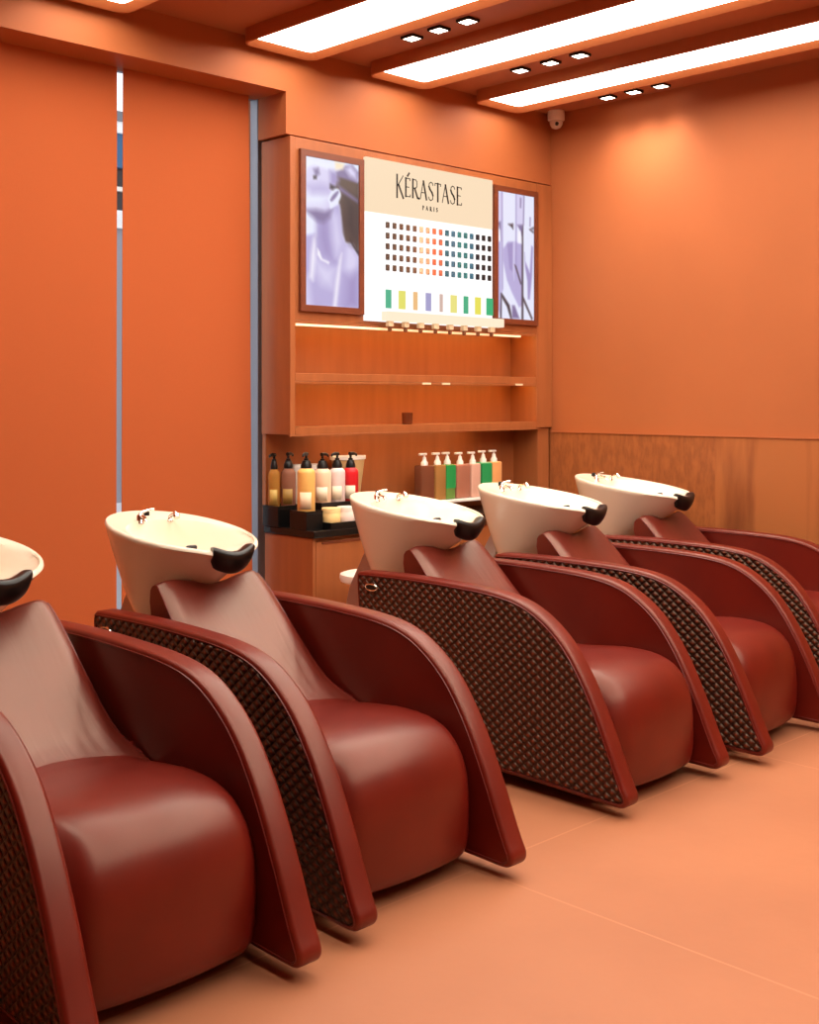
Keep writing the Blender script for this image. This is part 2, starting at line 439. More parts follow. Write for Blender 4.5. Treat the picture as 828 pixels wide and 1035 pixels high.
# picture coordinates: x right, y down, both 0..1 of the screen
def q(pts): return [((x-42)/346, (y-(48+(x-42)*.17))/(925-(x-42)*.125)) for x, y in pts]
portrait = [
 (2, q([(40, 545), (105, 530), (128, 560), (190, 715), (300, 590), (335, 585), (390, 665), (390, 985), (36, 985)]), .02),       # chest
 (1, q([(300, 610), (335, 590), (388, 670), (388, 760), (330, 790), (292, 740)]), .05),
 (3, q([(310, 800), (390, 760), (390, 990), (292, 990)]), .07),
 (1, q([(110, 690), (185, 735), (232, 745), (215, 860), (150, 840), (115, 770)]), .06),
 (1, q([(36, 820), (60, 800), (85, 990), (36, 990)]), .05),
 (0, q([(96, 560), (112, 545), (104, 700), (92, 820), (74, 800), (82, 660)]), .03),
 (0, q([(262, 690), (276, 650), (262, 800), (240, 985), (222, 985), (240, 820)]), .025),
 (5, q([(232, 180), (260, 150), (300, 150), (390, 215), (390, 655), (352, 588), (300, 580), (278, 520), (268, 380), (236, 250)]), .014),  # hair
 (6, q([(300, 300), (380, 340), (380, 560), (350, 570), (300, 480)]), .09),
 (4, q([(258, 230), (386, 322), (386, 338), (262, 262)]), .02),
 (2, q([(112, 400), (185, 360), (262, 350), (272, 420), (284, 540), (304, 600), (200, 718), (140, 640), (118, 560), (120, 480)]), .018),  # neck
 (3, q([(122, 440), (170, 400), (196, 470), (225, 700), (150, 660), (124, 560)]), .06),
 (1, q([(215, 400), (250, 430), (280, 590), (240, 660), (220, 560)]), .06),
 (1, q([(36, 190), (60, 120), (100, 105), (195, 135), (232, 190), (222, 300), (200, 380), (160, 410), (110, 420), (70, 400), (36, 372)]), .016),  # face and jaw
 (8, q([(36, 290), (120, 285), (180, 305), (150, 345), (36, 350)]), .05),
 (2, q([(60, 232), (140, 222), (205, 236), (190, 272), (90, 275)]), .05),
 (4, q([(48, 384), (110, 380), (170, 392), (215, 376), (200, 430), (160, 462), (118, 452), (80, 420)]), .03),                   # shade under the jaw
 (4, q([(96, 130), (126, 122), (134, 158), (108, 178)]), .02), (6, q([(94, 172), (114, 170), (114, 190), (96, 192)]), .012),
 (3, q([(198, 138), (245, 142), (258, 200), (235, 240), (202, 220)]), .03),
 (4, q([(240, 150), (300, 108), (345, 102), (390, 150), (384, 218), (300, 190), (255, 178)]), .014),
 (1, q([(300, 128), (335, 106), (372, 150), (376, 196), (330, 172)]), .03),
 (7, q([(232, 82), (292, 96), (284, 130), (236, 132)]), .02),
 (8, q(smoothp([(188, 310), (215, 262), (252, 250), (272, 290), (250, 340), (205, 376), (196, 345)], 3)), .010),               # ear
 (4, q(smoothp([(202, 318), (222, 286), (250, 264), (256, 276), (232, 312), (210, 330)], 2)), .010),
 (6, q([(202, 222), (240, 240), (218, 258), (200, 248)]), .016),
 (0, q([(120, 620), (134, 640), (150, 684), (196, 706), (190, 716), (140, 692), (120, 660)]), .012),
 (6, q([(332, 560), (388, 640), (388, 664), (345, 600)]), .012),
]
screen('left tall screen in brown frame showing a lilac portrait with raised chin', 4.255, 4.655, 2.06, 2.885, portrait, PM, .036)
def q2(pts): return [((x-46)/286, (y-(62+(x-46)*.15))/(915-(x-46)*.14)) for x, y in pts]
strands = [(8, q2([(46, 62), (332, 105), (332, 978), (46, 975)])),
 (2, q2([(46, 420), (75, 425), (75, 970), (46, 900)])), (1, q2([(46, 62), (84, 68), (84, 280), (46, 280)])), (4, q2([(46, 285), (75, 282), (75, 420), (66, 340)])),
 (2, q2([(88, 480), (130, 425), (190, 425), (240, 440), (240, 880), (215, 890), (160, 790), (120, 700), (90, 560)])),
 (3, q2([(78, 70), (86, 70), (90, 760), (80, 800)])), (3, q2([(120, 440), (165, 430), (165, 640), (140, 620)])),
 (1, q2([(195, 80), (255, 90), (250, 300), (195, 310)])), (3, q2([(188, 85), (195, 85), (195, 640), (186, 560)])),
 (4, q2([(222, 112), (232, 112), (230, 180), (222, 178)])), (4, q2([(250, 95), (256, 96), (252, 300), (246, 300)])),
 (6, q2([(130, 300), (168, 296), (168, 335), (150, 315)])), (4, q2([(200, 304), (246, 300), (244, 360), (236, 380), (224, 345)])),
 (6, q2([(236, 360), (246, 310), (248, 980), (234, 980)])), (6, q2([(296, 335), (330, 318), (332, 328), (308, 336), (330, 350), (328, 358)])),
 (4, q2([(300, 250), (306, 250), (304, 310), (299, 310)])), (1, q2([(170, 430), (182, 430), (175, 700), (168, 640)])),
 (6, q2([(78, 800), (90, 810), (140, 880), (160, 975), (148, 975), (120, 890), (80, 825)])),
 (4, q2([(160, 880), (180, 880), (218, 972), (160, 972)])), (6, q2([(180, 590), (192, 600), (232, 720), (226, 725)])),
 (3, q2([(258, 500), (262, 560), (300, 640), (312, 450), (325, 460), (318, 660), (300, 830), (284, 830), (280, 700), (262, 600)])),
 (6, q2([(246, 815), (256, 830), (322, 965), (316, 978), (246, 840)])), (6, q2([(74, 800), (80, 800), (78, 975), (68, 975)])),
 (0, q2([(52, 340), (66, 345), (66, 420), (50, 420)])), (0, q2([(208, 350), (226, 350), (232, 432), (206, 432)])),
]
screen('right narrow screen in brown frame showing pale lilac hair strands', 5.865, 6.235, 2.06, 2.885, strands, PM, .036)

# ------------------------------------------------------------------ colour chart board
bd2 = empty('colour_chart_board', (4.703, YC-.012, 1.992), 'white lit brand board with cream header, hair swatches and coloured strips', 'display board')
def bo(name, bm, m, smooth=False): return obj(name, bm, m, bd2, smooth)
BX, BZ = 4.703, 1.992
bo('board', B(0, 5.807-BX, -.02, 0, 0, 2.626-BZ), emis('board_white', (255, 252, 250), 1.15))
bo('header', B(0, 5.807-BX, -.022, 0, 2.628-BZ, 2.943-BZ), emis('header_cream', (250, 224, 190), 1.))
# lettering
def stroke(bm, pts, w, y=-.0235):
    for (x0, z0, *_), (x1, z1, *_) in zip(pts[:-1], pts[1:]):
        dx, dz = x1-x0, z1-z0; l = math.hypot(dx, dz) or 1
        nx, nz = -dz/l*w/2, dx/l*w/2; ex, ez = dx/l*w*.3, dz/l*w*.3
        vs = [(x0+nx-ex, z0+nz-ez), (x0-nx-ex, z0-nz-ez), (x1-nx+ex, z1-nz+ez), (x1+nx+ex, z1+nz+ez)]
        a = [bm.verts.new((x, y, z)) for x, z in vs]; c = [bm.verts.new((x, y+.0015, z)) for x, z in vs]
        bm.faces.new(a); bm.faces.new(c[::-1])
        for i in range(4): bm.faces.new((a[i], c[i], c[(i+1) % 4], a[(i+1) % 4]))
LET = {   # strokes in a 1-high cell: (points, thick?)
 'K': (.62, [([(.08, 0), (.08, 1)], 1), ([(.60, .98), (.12, .50)], 0), ([(.20, .58), (.62, 0)], 1)]),
 'E': (.50, [([(.10, 0), (.10, 1)], 1), ([(.10, .98), (.46, .98), (.47, .88)], 0), ([(.10, .52), (.38, .52)], 0), ([(.10, .02), (.48, .02), (.50, .13)], 0)]),
 'R': (.62, [([(.10, 0), (.10, 1)], 1), ([(.10, .98), (.36, .98), (.46, .88), (.46, .64), (.36, .54), (.10, .52)], 0), ([(.26, .52), (.52, .02), (.66, .0)], 1)]),
 'A': (.62, [([(.30, 1), (.02, 0)], 0), ([(.30, 1), (.58, 0)], 1), ([(.13, .36), (.45, .36)], 0)]),
 'S': (.48, [([(.44, .84), (.38, .96), (.24, 1), (.10, .92), (.07, .76)], 0), ([(.07, .76), (.16, .60), (.34, .44), (.43, .28)], 1), ([(.43, .28), (.40, .08), (.24, 0), (.10, .05), (.04, .18)], 0)]),
 'T': (.56, [([(.28, 0), (.28, 1)], 1), ([(.02, .86), (.03, .98), (.53, .98), (.54, .86)], 0)]),
 'P': (.52, [([(.10, 0), (.10, 1)], 1), ([(.10, .98), (.36, .98), (.47, .88), (.47, .60), (.36, .50), (.10, .48)], 0)]),
 'I': (.22, [([(.11, 0), (.11, 1)], 1)]),
}
def word(bm, txt, x, z, hgt, thick, thin, gap, sx=1., acc=None):
    for i, ch in enumerate(txt):
        w, st = LET[ch]
        hh = hgt*(1.22 if (ch == 'K') else 1)
        for pts, tk in st:
            stroke(bm, [(x+px*hgt*sx, z-(hh-hgt)*.55+pz*hh) for px, pz in pts], thick if tk else thin)
        if acc == i: stroke(bm, [(x+.24*hgt*sx, z+1.10*hgt), (x+.40*hgt*sx, z+1.28*hgt)], thick*.9)
        x += w*hgt*sx + gap
    return x
lt = bmesh.new()
word(lt, 'KERASTASE', 4.945-BX, 2.748-BZ, .112, .0125, .0055, .011, .86, acc=1)
word(lt, 'PARIS', 5.168-BX, 2.685-BZ, .024, .006, .0035, .018, 1.0)
bo('lettering', lt, mat('black_lettering', (22, 20, 20), .5))
cols = [(70, 52, 42), (78, 56, 42), (88, 62, 46), (92, 64, 48), (104, 74, 56), (205, 172, 140), (196, 150, 118), (206, 98, 62), (176, 96, 70),
        (44, 92, 110), (58, 98, 124), (42, 112, 116), (40, 106, 114), (40, 92, 120), (18, 22, 34), (16, 17, 24), (14, 14, 18)]
SW = [mat('swatch_%s' % n, c, .5) for n, c in zip('abcdefghijklmnopq', cols)]
proto = {}
for i in range(17):
    X = 4.872 + (5.772-4.872)*i/16 - BX
    w = .030 if i >= 9 else .028
    for j in range(5):
        Z = 2.562 - .0628*j - BZ
        if i not in proto:
            bm = bmesh.new(); box(bm, -w/2, w/2, -.010, 0, -.018, .018, bev=.004)
            o = obj('hair_swatch', bm, SW[i], bd2); proto[i] = o
        else:
            o = proto[i].copy(); COL.objects.link(o); o.parent = bd2
        o.location = (X, -.021, Z)
sc_ = [(92, 190, 150), (240, 236, 120), (250, 200, 140), (176, 172, 216), (222, 192, 180), (246, 238, 140), (84, 186, 140), (244, 236, 100), (70, 190, 130)]
wd = [.045, .056, .036, .046, .026, .056, .042, .054, .062]
for i, (c, w) in enumerate(zip(sc_, wd)):
    X = 4.882+(5.778-4.882)*i/8-BX
    bo('colour_strip', B(X-w/2, X+w/2, -.026, -.02, 2.072-BZ, 2.182-BZ, bev=.002), emis('strip_%s' % 'abcdefghi'[i], c, .9))
bo('ledge', B(4.825-BX, 5.862-BX, -.075, -.0225, 1.996-BZ, 2.05-BZ, bev=.004), emis('ledge_cream_glow', (255, 238, 208), 1.))  # ledge is no lamp; its emission stands in for light falling on it
PEGM = mat('peg_brown', (120, 70, 40), .4)
for i in range(8):
    X = 4.872+(5.77-4.872)*i/7-BX
    bm = bmesh.new(); box(bm, X-.02, X+.02, -.06, -.03, 1.962-BZ, 1.995-BZ, bev=.004); 
    bm2 = bmesh.new(); lathe(bm2, [(.006, 1.935-BZ), (.013, 1.94-BZ), (.013, 1.955-BZ), (.007, 1.961-BZ)], X, -.045, 12)
    p = bo('peg', bm, CREAM); obj('peg_tip', bm2, PEGM, p, True)

# copper cube on the lower shelf
cu = empty('candle_holder', (5.16, 5.27, 1.3815), 'small copper glass candle holder on the lower lit shelf', 'candle holder')
bm = bmesh.new(); lathe(bm, [(.026, 0), (.032, .004), (.034, .07), (.031, .07), (.029, .012), (.0, .010)], 0, 0, 24)
obj('glass', bm, mat('copper_glass', (120, 66, 40), .2, metal=.5), cu, True)
bm = bmesh.new(); lathe(bm, [(.028, .0125), (.028, .03), (.0, .031)], 0, 0, 20); obj('wax', bm, CREAM, cu, True)

# ------------------------------------------------------------------ base cabinet and worktop
bc = empty('base_cabinet', (XL, 4.97, 0), 'orange wood base cabinet under the black worktop', 'cabinet')
def bcp(name, x0, x1, y0, y1, z0, z1, m=WOOD, par=bc, bev=.002):
    return obj(name, B(x0-XL, x1-XL, y0-4.97, y1-4.97, z0, z1, bev=bev), m, par)
bcp('carcass', XL+.02, 6.30, 4.995, 5.395, .08, .785)
bcp('side_panel', XL, XL+.019, 4.975, 5.395, .0, .785)
bcp('plinth', XL+.03, 6.29, 5.03, 5.36, 0, .079, BLACK)
for i in range(4):
    x0 = XL+.022+i*.57
    d = bcp('door', x0, x0+.565, 4.975, 4.994, .085, .765)
    bcp('door_pull', x0+.04, x0+.50, 4.968, 4.974, .752, .763, WOOD_DARK, d, .001)
wt = obj('worktop', B(0, 6.305-XL+.01, 0, 5.396-4.95, 0, .04, bev=.006), BLACKSTONE)
wt.location = (XL-.01, 4.95, .788)
tag(wt, 'long black worktop along the wall under the display cabinet', 'worktop')
ZT = .828

# ------------------------------------------------------------------ bottles
def clear(name, rgb, a=.75):
    m = mat(name, rgb, .12, trans=a, ior=1.2); return m
def round_bottle(x, y, z, r, h, bodym, label, labm=None, pump=BLACK, group='pump bottles by the left end of the worktop', labrect=True, rot=0., shoulder=.75):
    t = empty('pump_bottle', (x, y, z), label, 'bottle', group)
    bm = bmesh.new()
    hs = h*shoulder
    lathe(bm, [(r*.9, 0), (r, .008), (r, hs), (r*.96, hs+.012), (r*.80, hs+.35*(h-hs)), (r*.45, h-.022), (r*.34, h-.012), (r*.34, h)], 0, 0, 28)
    obj('body', bm, bodym, t, True)
    if labm:
        lb = bmesh.new(); pts = []
        n = 10
        for k in range(n+1):
            a = radians(-135-38+76*k/n)
            pts.append((cos(a)*(r+.0012), sin(a)*(r+.0012)))
        vs = [[lb.verts.new((px, py, zz)) for px, py in pts] for zz in (h*.08, h*.42)]
        for k in range(n): lb.faces.new((vs[0][k], vs[0][k+1], vs[1][k+1], vs[1][k]))
        o = obj('label', lb, labm, t, True); o.location = (0, 0, 0)
        sm = o.modifiers.new('thick', 'SOLIDIFY'); sm.thickness = .0008; sm.offset = 1
    p = bmesh.new()
    lathe(p, [(r*.62, h-.030), (r*.62, h-.012), (r*.42, h+.014), (.013, h+.017), (.013, h+.026), (.007, h+.027), (.007, h+.046), (.0, .046+h)], 0, 0, 20)
    c, s_ = cos(rot), sin(rot)
    tube(p, [(-.008*c, -.008*s_, h+.050), (.02*c, .02*s_, h+.052), (.046*c, .046*s_, h+.047), (.050*c, .050*s_, h+.037)], [.011, .010, .007, .005], 10)
    obj('pump', p, pump, t, True)
    return t
LABM = mat('pale_label', (226, 214, 190), .5)
LABD = mat('peach_label', (240, 214, 180), .5)
AMBER = clear('amber_clear_plastic', (226, 168, 84), .55)
PINKC = clear('rosy_clear_plastic', (196, 138, 112), .5)

# two black riser trays
def tray(name, x0, x1, y0, y1, z0, h, label, hb):
    t = empty(name, ((x0+x1)/2, (y0+y1)/2, z0), label, 'tray')
    w, d = (x1-x0)/2, (y1-y0)/2
    obj('base', B(-w, w, -d, d, 0, hb, bev=.002), BLACK, t)
    rm = bmesh.new()
    for a in ((-w, w, -d, -d+.008), (-w, w, d-.008, d), (-w, -w+.008, -d+.008, d-.008), (w-.008, w, -d+.008, d-.008)): box(rm, *a, hb, h)
    obj('rim', rm, BLACK, t)
    return t
tray('bottle_tray', 4.14, 4.315, 5.25, 5.39, ZT, .115, 'tall black tray under the two clear amber and rosy bottles', .10)
tray('bottle_tray', 4.15, 4.268, 5.018, 5.16, ZT, .10, 'black block tray under the large yellow cream bottle', .088)
tray('bottle_tray', 4.272, 4.56, 4.955, 5.10, ZT, .035, 'flat black tray under the two squat tubs', .022)
tray('bottle_tray', 4.335, 4.66, 5.11, 5.222, ZT, .13, 'raised black riser under the peach, lilac and red bottles', .122)
round_bottle(4.183, 5.340, ZT+.1005, .033, .245, AMBER, 'clear amber pump bottle at the left end of the worktop', mat('ochre_label', (200, 170, 90), .5), rot=radians(200))
round_bottle(4.262, 5.312, ZT+.1005, .042, .248, PINKC, 'clear rosy pump bottle between the amber and yellow ones', mat('khaki_label', (176, 140, 72), .5), rot=radians(20))
round_bottle(4.209, 5.090, ZT+.0885, .049, .270, mat('yellow_cream_plastic', (238, 184, 104), .35), 'large yellow cream pump bottle standing frontmost on the worktop', LABD, rot=radians(210), shoulder=.80)
round_bottle(4.390, 5.166, ZT+.122, .050, .225, mat('peach_plastic', (240, 204, 172), .35), 'pale peach pump bottle with broad black collar', LABM, rot=radians(10))
round_bottle(4.500, 5.166, ZT+.122, .046, .225, mat('lilac_white_plastic', (226, 204, 200), .35), 'lilac white pump bottle between the peach and red bottles', LABM, rot=radians(190))
round_bottle(4.602, 5.166, ZT+.122, .045, .222, mat('red_plastic', (206, 30, 38), .35), 'bright red pump bottle on the worktop', LABM, rot=radians(5))
# tubs
def tub(x, y, z, r, h, m, label, group='small tubs and jars on the worktop', capm=WHITEP):
    t = empty('product_tub', (x, y, z), label, 'tub', group)
    bm = bmesh.new(); lathe(bm, [(r*.94, 0), (r, .006), (r, h*.68), (r*.97, h*.7)], 0, 0, 28); obj('body', bm, m, t, True)
    bm = bmesh.new(); lathe(bm, [(r*1.02, h*.70), (r*1.02, h*.97), (r*.97, h)], 0, 0, 28); obj('lid', bm, capm, t, True)
tub(4.337, 5.03, ZT+.0225, .052, .088, mat('butter_plastic', (242, 206, 140), .4), 'squat butter yellow tub in front of the peach bottle', capm=mat('butter_lid', (244, 212, 150), .4))
tub(4.448, 5.03, ZT+.0225, .052, .088, mat('rose_white_plastic', (236, 216, 206), .4), 'squat off white tub in front of the lilac bottle', capm=mat('rose_white_lid', (240, 222, 212), .4))
tub(4.528, 5.03, ZT+.0225, .022, .09, WHITEP, 'narrow white jar at the right end of the squat tubs')
tub(4.365, 5.345, ZT, .045, .335, WHITEP, 'tall white tub behind the yellow and peach bottles')
tub(4.462, 5.345, ZT, .045, .335, mat('salmon_plastic', (234, 170, 130), .4), 'tall salmon tub with white lid behind the peach and lilac bottles')
bw = empty('mixing_vessel', (4.705, 5.305, ZT), 'conical cream vessel with white rim behind the red bottle', 'vessel')
bm = bmesh.new(); lathe(bm, [(.06, 0), (.065, .01), (.118, .355), (.112, .358), (.06, .03), (.0, .028)], 0, 0, 32, sy=.58)
obj('body', bm, mat('beige_plastic', (208, 176, 122), .4), bw, True)
bm = bmesh.new(); lathe(bm, [(.118, .352), (.126, .354), (.126, .374), (.117, .374), (.113, .366)], 0, 0, 32, sy=.58); obj('rim', bm, WHITEP, bw, True)

# right hand group on a white riser
wr = empty('bottle_riser', (5.60, 5.24, ZT), 'low white riser under the square bottles on the right of the worktop', 'riser')
obj('top', B(-.43, .43, -.09, .09, .062, .077, bev=.003), WHITEP, wr)
for x in (-.40, .40): obj('foot', B(x-.02, x+.02, -.08, .08, 0, .0615, bev=.003), WHITEP, wr)
def square_bottle(x, w, m, label, labm=None, h=.22, y=5.24):
    t = empty('square_pump_bottle', (x, y, ZT+.0775), label, 'bottle', 'square pump bottles on the right of the worktop')
    obj('body', B(-w, w, -.035, .035, 0, h, bev=.010, seg=3), m, t, True)
    p = bmesh.new()
    lathe(p, [(.022, h), (.022, h+.018), (.014, h+.03), (.011, h+.05), (.006, h+.052), (.006, h+.064)], 0, 0, 16)
    box(p, -.045, .016, -.010, .010, h+.062, h+.076, bev=.004)
    obj('pump', p, WHITEP, t, True)
    if labm: obj('label', B(-w-.0012, w*.97, -.0365, .0, h*.32, h*.97), labm, t)
    return t
square_bottle(5.278, .058, clear('brown_clear', (150, 92, 66), .5), 'clear brown square bottle, leftmost of the square row')
square_bottle(5.394, .046, clear('tan_clear', (190, 140, 80), .4), 'tan square bottle beside the green labelled bottle')
square_bottle(5.483, .042, clear('green_clear', (120, 160, 80), .3), 'square bottle with green label nearer the left of the square row', mat('green_label', (30, 146, 74), .5))
square_bottle(5.600, .064, mat('mauve_brown_plastic', (164, 106, 84), .3), 'wide mauve brown square bottle in the middle of the square row', h=.215)
square_bottle(5.719, .045, mat('dusty_pink_plastic', (206, 160, 140), .3), 'dusty pink square bottle beside the right green bottle', h=.215)
square_bottle(5.821, .048, mat('green_pale_plastic', (120, 180, 130), .3), 'square bottle with green label nearer the right end', mat('green_label_b', (34, 150, 84), .5))
square_bottle(5.925, .047, mat('apricot_plastic', (226, 160, 100), .3), 'apricot square bottle at the right end of the worktop row')

# ------------------------------------------------------------------ ceiling light panels
def rounded_rect(x0, x1, y0, y1, r, n=8):
    out = []
    for cx, cy, a0 in ((x1-r, y1-r, 0), (x0+r, y1-r, 90), (x0+r, y0+r, 180), (x1-r, y0+r, 270)):
        for k in range(n+1):
            a = radians(a0+90*k/n); out.append((cx+r*cos(a), cy+r*sin(a)))
    return out
def ceiling_light(x0, x1, y0, y1, label):
    zb = 3.40
    t = empty('ceiling_light', ((x0+x1)/2, (y0+y1)/2, ZC), label, 'ceiling light', 'long light panels on the ceiling')
    cx, cy = (x0+x1)/2, (y0+y1)/2
    R = lambda d, z, r: [(x-cx, y-cy, z-ZC) for x, y in rounded_rect(x0+d, x1-d, y0+d, y1-d, r)]
    bm = bmesh.new()
    loft(bm, [R(0, ZC, .075), R(0, zb+.007, .075), R(.002, zb+.002, .073), R(.007, zb, .068), R(.012, zb, .063), R(.014, zb+.001, .061), R(.046, zb+.034, .030), R(.046, zb+.04, .030)], False, False)
    obj('frame', bm, PLASTER, t, True)
    bm = bmesh.new(); loft(bm, [R(.0465, zb+.035, .030), R(.0465, zb+.040, .030)])
    obj('diffuser', bm, GLOW, t)
    return t
YE = 5.125
ceiling_light(3.785, 4.28, -1.6, YE, 'long white ceiling light panel nearest the blinds, above the cabinet left end')
ceiling_light(4.68, 5.16, -1.6, YE, 'middle long white ceiling light panel between the other two')
ceiling_light(5.585, 6.03, -1.6, YE, 'long white ceiling light panel nearest the plain orange wall')
ceiling_light(2.62, 3.11, -1.6, YE, 'ceiling light panel of which only a corner shows at the top left')
ceiling_light(1.42, 1.91, -1.6, YE, 'unseen leftmost ceiling light panel over the nearest chair, kept for its light')  # panel out of view, kept to light the near chairs

# ------------------------------------------------------------------ downlights in rows of three
def downlight(x, y, label, power=0., target=None):
    t = empty('downlight', (x, y, ZC), label, 'downlight', 'small black downlights in threes')
    f = bmesh.new()
    for a in ((-.042, -.033, -.046, .046), (.033, .042, -.046, .046), (-.033, .033, -.046, -.037), (-.033, .033, .037, .046)): box(f, *a, -.016, 0, bev=.002)
    obj('bezel', f, BLACK, t)
    obj('lens', B(-.0325, .0325, -.0365, .0365, -.014, -.004), SPOTGLOW, t)
    if power:
        l = bpy.data.lights.new('spot_lamp', 'SPOT'); l.energy = power; l.color = (1, .90, .80); l.spot_size = radians(104); l.spot_blend = 1.; l.shadow_soft_size = .09
        o = bpy.data.objects.new('spot_lamp', l); link(o, t); o.location = (0, 0, -.03)
        o.rotation_euler = (0, 0, 0)
DL = [(4.51, (4.57, 4.37, 4.165), 'next to the light panel nearest the blinds', 12), (5.41, (4.575, 4.35, 4.14), 'between the middle and right light panels', 12), (6.30, (4.60, 4.40, 4.20), 'beside the plain orange wall', 32)]
for x, ys, where, pw in DL:
    for y, k, f_ in zip(ys, ('nearest cabinet', 'centre of three', 'farthest from cabinet'), (.6, 1.1, 1.)):
        downlight(x, y, 'small black downlight %s, %s' % (where, k), pw*f_)

# camera dome
cd = empty('dome_camera', (6.389, 5.09, ZC), 'small white security camera on the ceiling in the corner', 'security camera')
bm = bmesh.new(); lathe(bm, [(.056, 0), (.058, -.025), (.057, -.06), (.048, -.066)], 0, 0, 24); obj('housing', bm, WHITEP, cd, True)
bm = bmesh.new(); lathe(bm, [(.047, -.0665), (.044, -.090), (.030, -.112), (.010, -.120), (0, -.1205)], 0, 0, 24); obj('dome', bm, mat('dome_smoke', (214, 196, 180), .15), cd, True)
bm = bmesh.new(); lathe(bm, [(.012, 0), (.012, .012), (.008, .014)], 0, 0, 16)
o = obj('lens', bm, BLACK, cd, True); o.location = (-.027, -.027, -.095); o.rotation_euler = (radians(70), 0, radians(-45))

# ------------------------------------------------------------------ backwash chairs
PANEL = [(1.425, .745), (1.405, .770), (1.25, .777), (1.09, .780), (.93, .779), (.797, .776), (.66, .770), (.547, .757), (.47, .738), (.408, .712), (.345, .674), (.29, .630), (.245, .583), (.203, .527),
         (.166, .470), (.131, .407), (.095, .335), (.061, .262), (.03, .19), (.0, .125), (-.018, .09), (-.020, .068), (-.008, .050), (.02, .040), (.10, .041), (.22, .044), (.45, .050), (.75, .054), (1.05, .058), (1.25, .062), (1.32, .08),
         (1.345, .13), (1.375, .30), (1.405, .50), (1.42, .65)]
OUT = catmull(PANEL, 4, True)

def side_panel(root, sgn):
    xo, xi = .370, .286
    r = .016
    bm = bmesh.new(); rings = []
    def ring(d, x): return [(sgn*x, y, z) for y, z in (inset(OUT, d) if d else OUT)]
    for d, x in ((r+.006, xo), (r, xo), (r*.62, xo-r*.08), (r*.29, xo-r*.29), (r*.08, xo-r*.62), (0, xo-r), (0, xi+r), (r*.08, xi+r*.62), (r*.29, xi+r*.29), (r*.62, xi+r*.08), (r, xi), (r+.006, xi)):
        rings.append(ring(d, x))
    loft(bm, rings)
    a = obj('armrest', bm, LEATHER, root, True)
    bm = bmesh.new(); x1 = xo+.0035
    w = inset(OUT, .021); w2 = inset(OUT, .026)
    loft(bm, [[(sgn*(xo-.002), y, z) for y, z in w], [(sgn*(xo+.002), y, z) for y, z in w], [(sgn*x1, y, z) for y, z in w2]])
    obj('woven_panel', bm, WEAVE, a)
    for x in (xo, xi):
        pp = inset(OUT, .0165)
        bm = bmesh.new(); tube(bm, [(sgn*x, y, z) for y, z in pp], .0032, 6, True)
        obj('piping', bm, PIPING, a, True)
    # chrome pull at the rear of the outer face
    bm = bmesh.new()
    loop = [(sgn*(xo+.012), 1.315+.036*cos(t), .710+.014*sin(t)) for t in (2*pi*k/20 for k in range(20))]
    tube(bm, loop, .0035, 8, True)
    h = obj('chrome_pull', bm, CHROME, a, True); h['label'] = 'small chrome oval pull'
    bm = bmesh.new(); box(bm, min(sgn*(xo+.002), sgn*(xo+.010)), max(sgn*(xo+.002), sgn*(xo+.010)), 1.285, 1.345, .700, .720, bev=.003)
    obj('pull_plate', bm, BLACK, a)

def sweep_seat(root):
    # profile of the cushion from under the front edge, up over the nose and back to the crease
    prof = [(.30, .055), (.16, .052), (.118, .068), (.100, .12), (.096, .20), (.100, .29), (.112, .36), (.135, .418), (.172, .462), (.225, .492), (.30, .510), (.40, .514), (.50, .508), (.60, .495), (.67, .487), (.73, .487), (.78, .486), (.82, .45), (.86, .38), (.86, .12), (.80, .06)]
    prof = catmull(prof, 3, True)
    half = .2855; n = 28; rings = []
    cy, cz = .48, .29
    for i in range(n+1):
        x = -half + 2*half*i/n
        t = abs(x)/half
        e = .030*t**2 + .040*max(0, (t-.72)/.28)**2.2     # crown plus rounded shoulders
        ring = []
        for y, z in prof:
            k = 1 if z > .08 or y < .2 else .3
            fy = e*(1 if y < .45 else .15)*k
            fz = e*.75*max(0, min(1, (z-.25)/.2)) if y < .78 else 0
            dip = -.012*(1-t*t)*max(0, 1-((y-.45)/.25)**2) if z > .45 else 0
            ring.append((x, y+fy, z-fz+dip))
        rings.append(ring)
    bm = bmesh.new(); loft(bm, rings)
    obj('seat', bm, LEATHER, root, True)

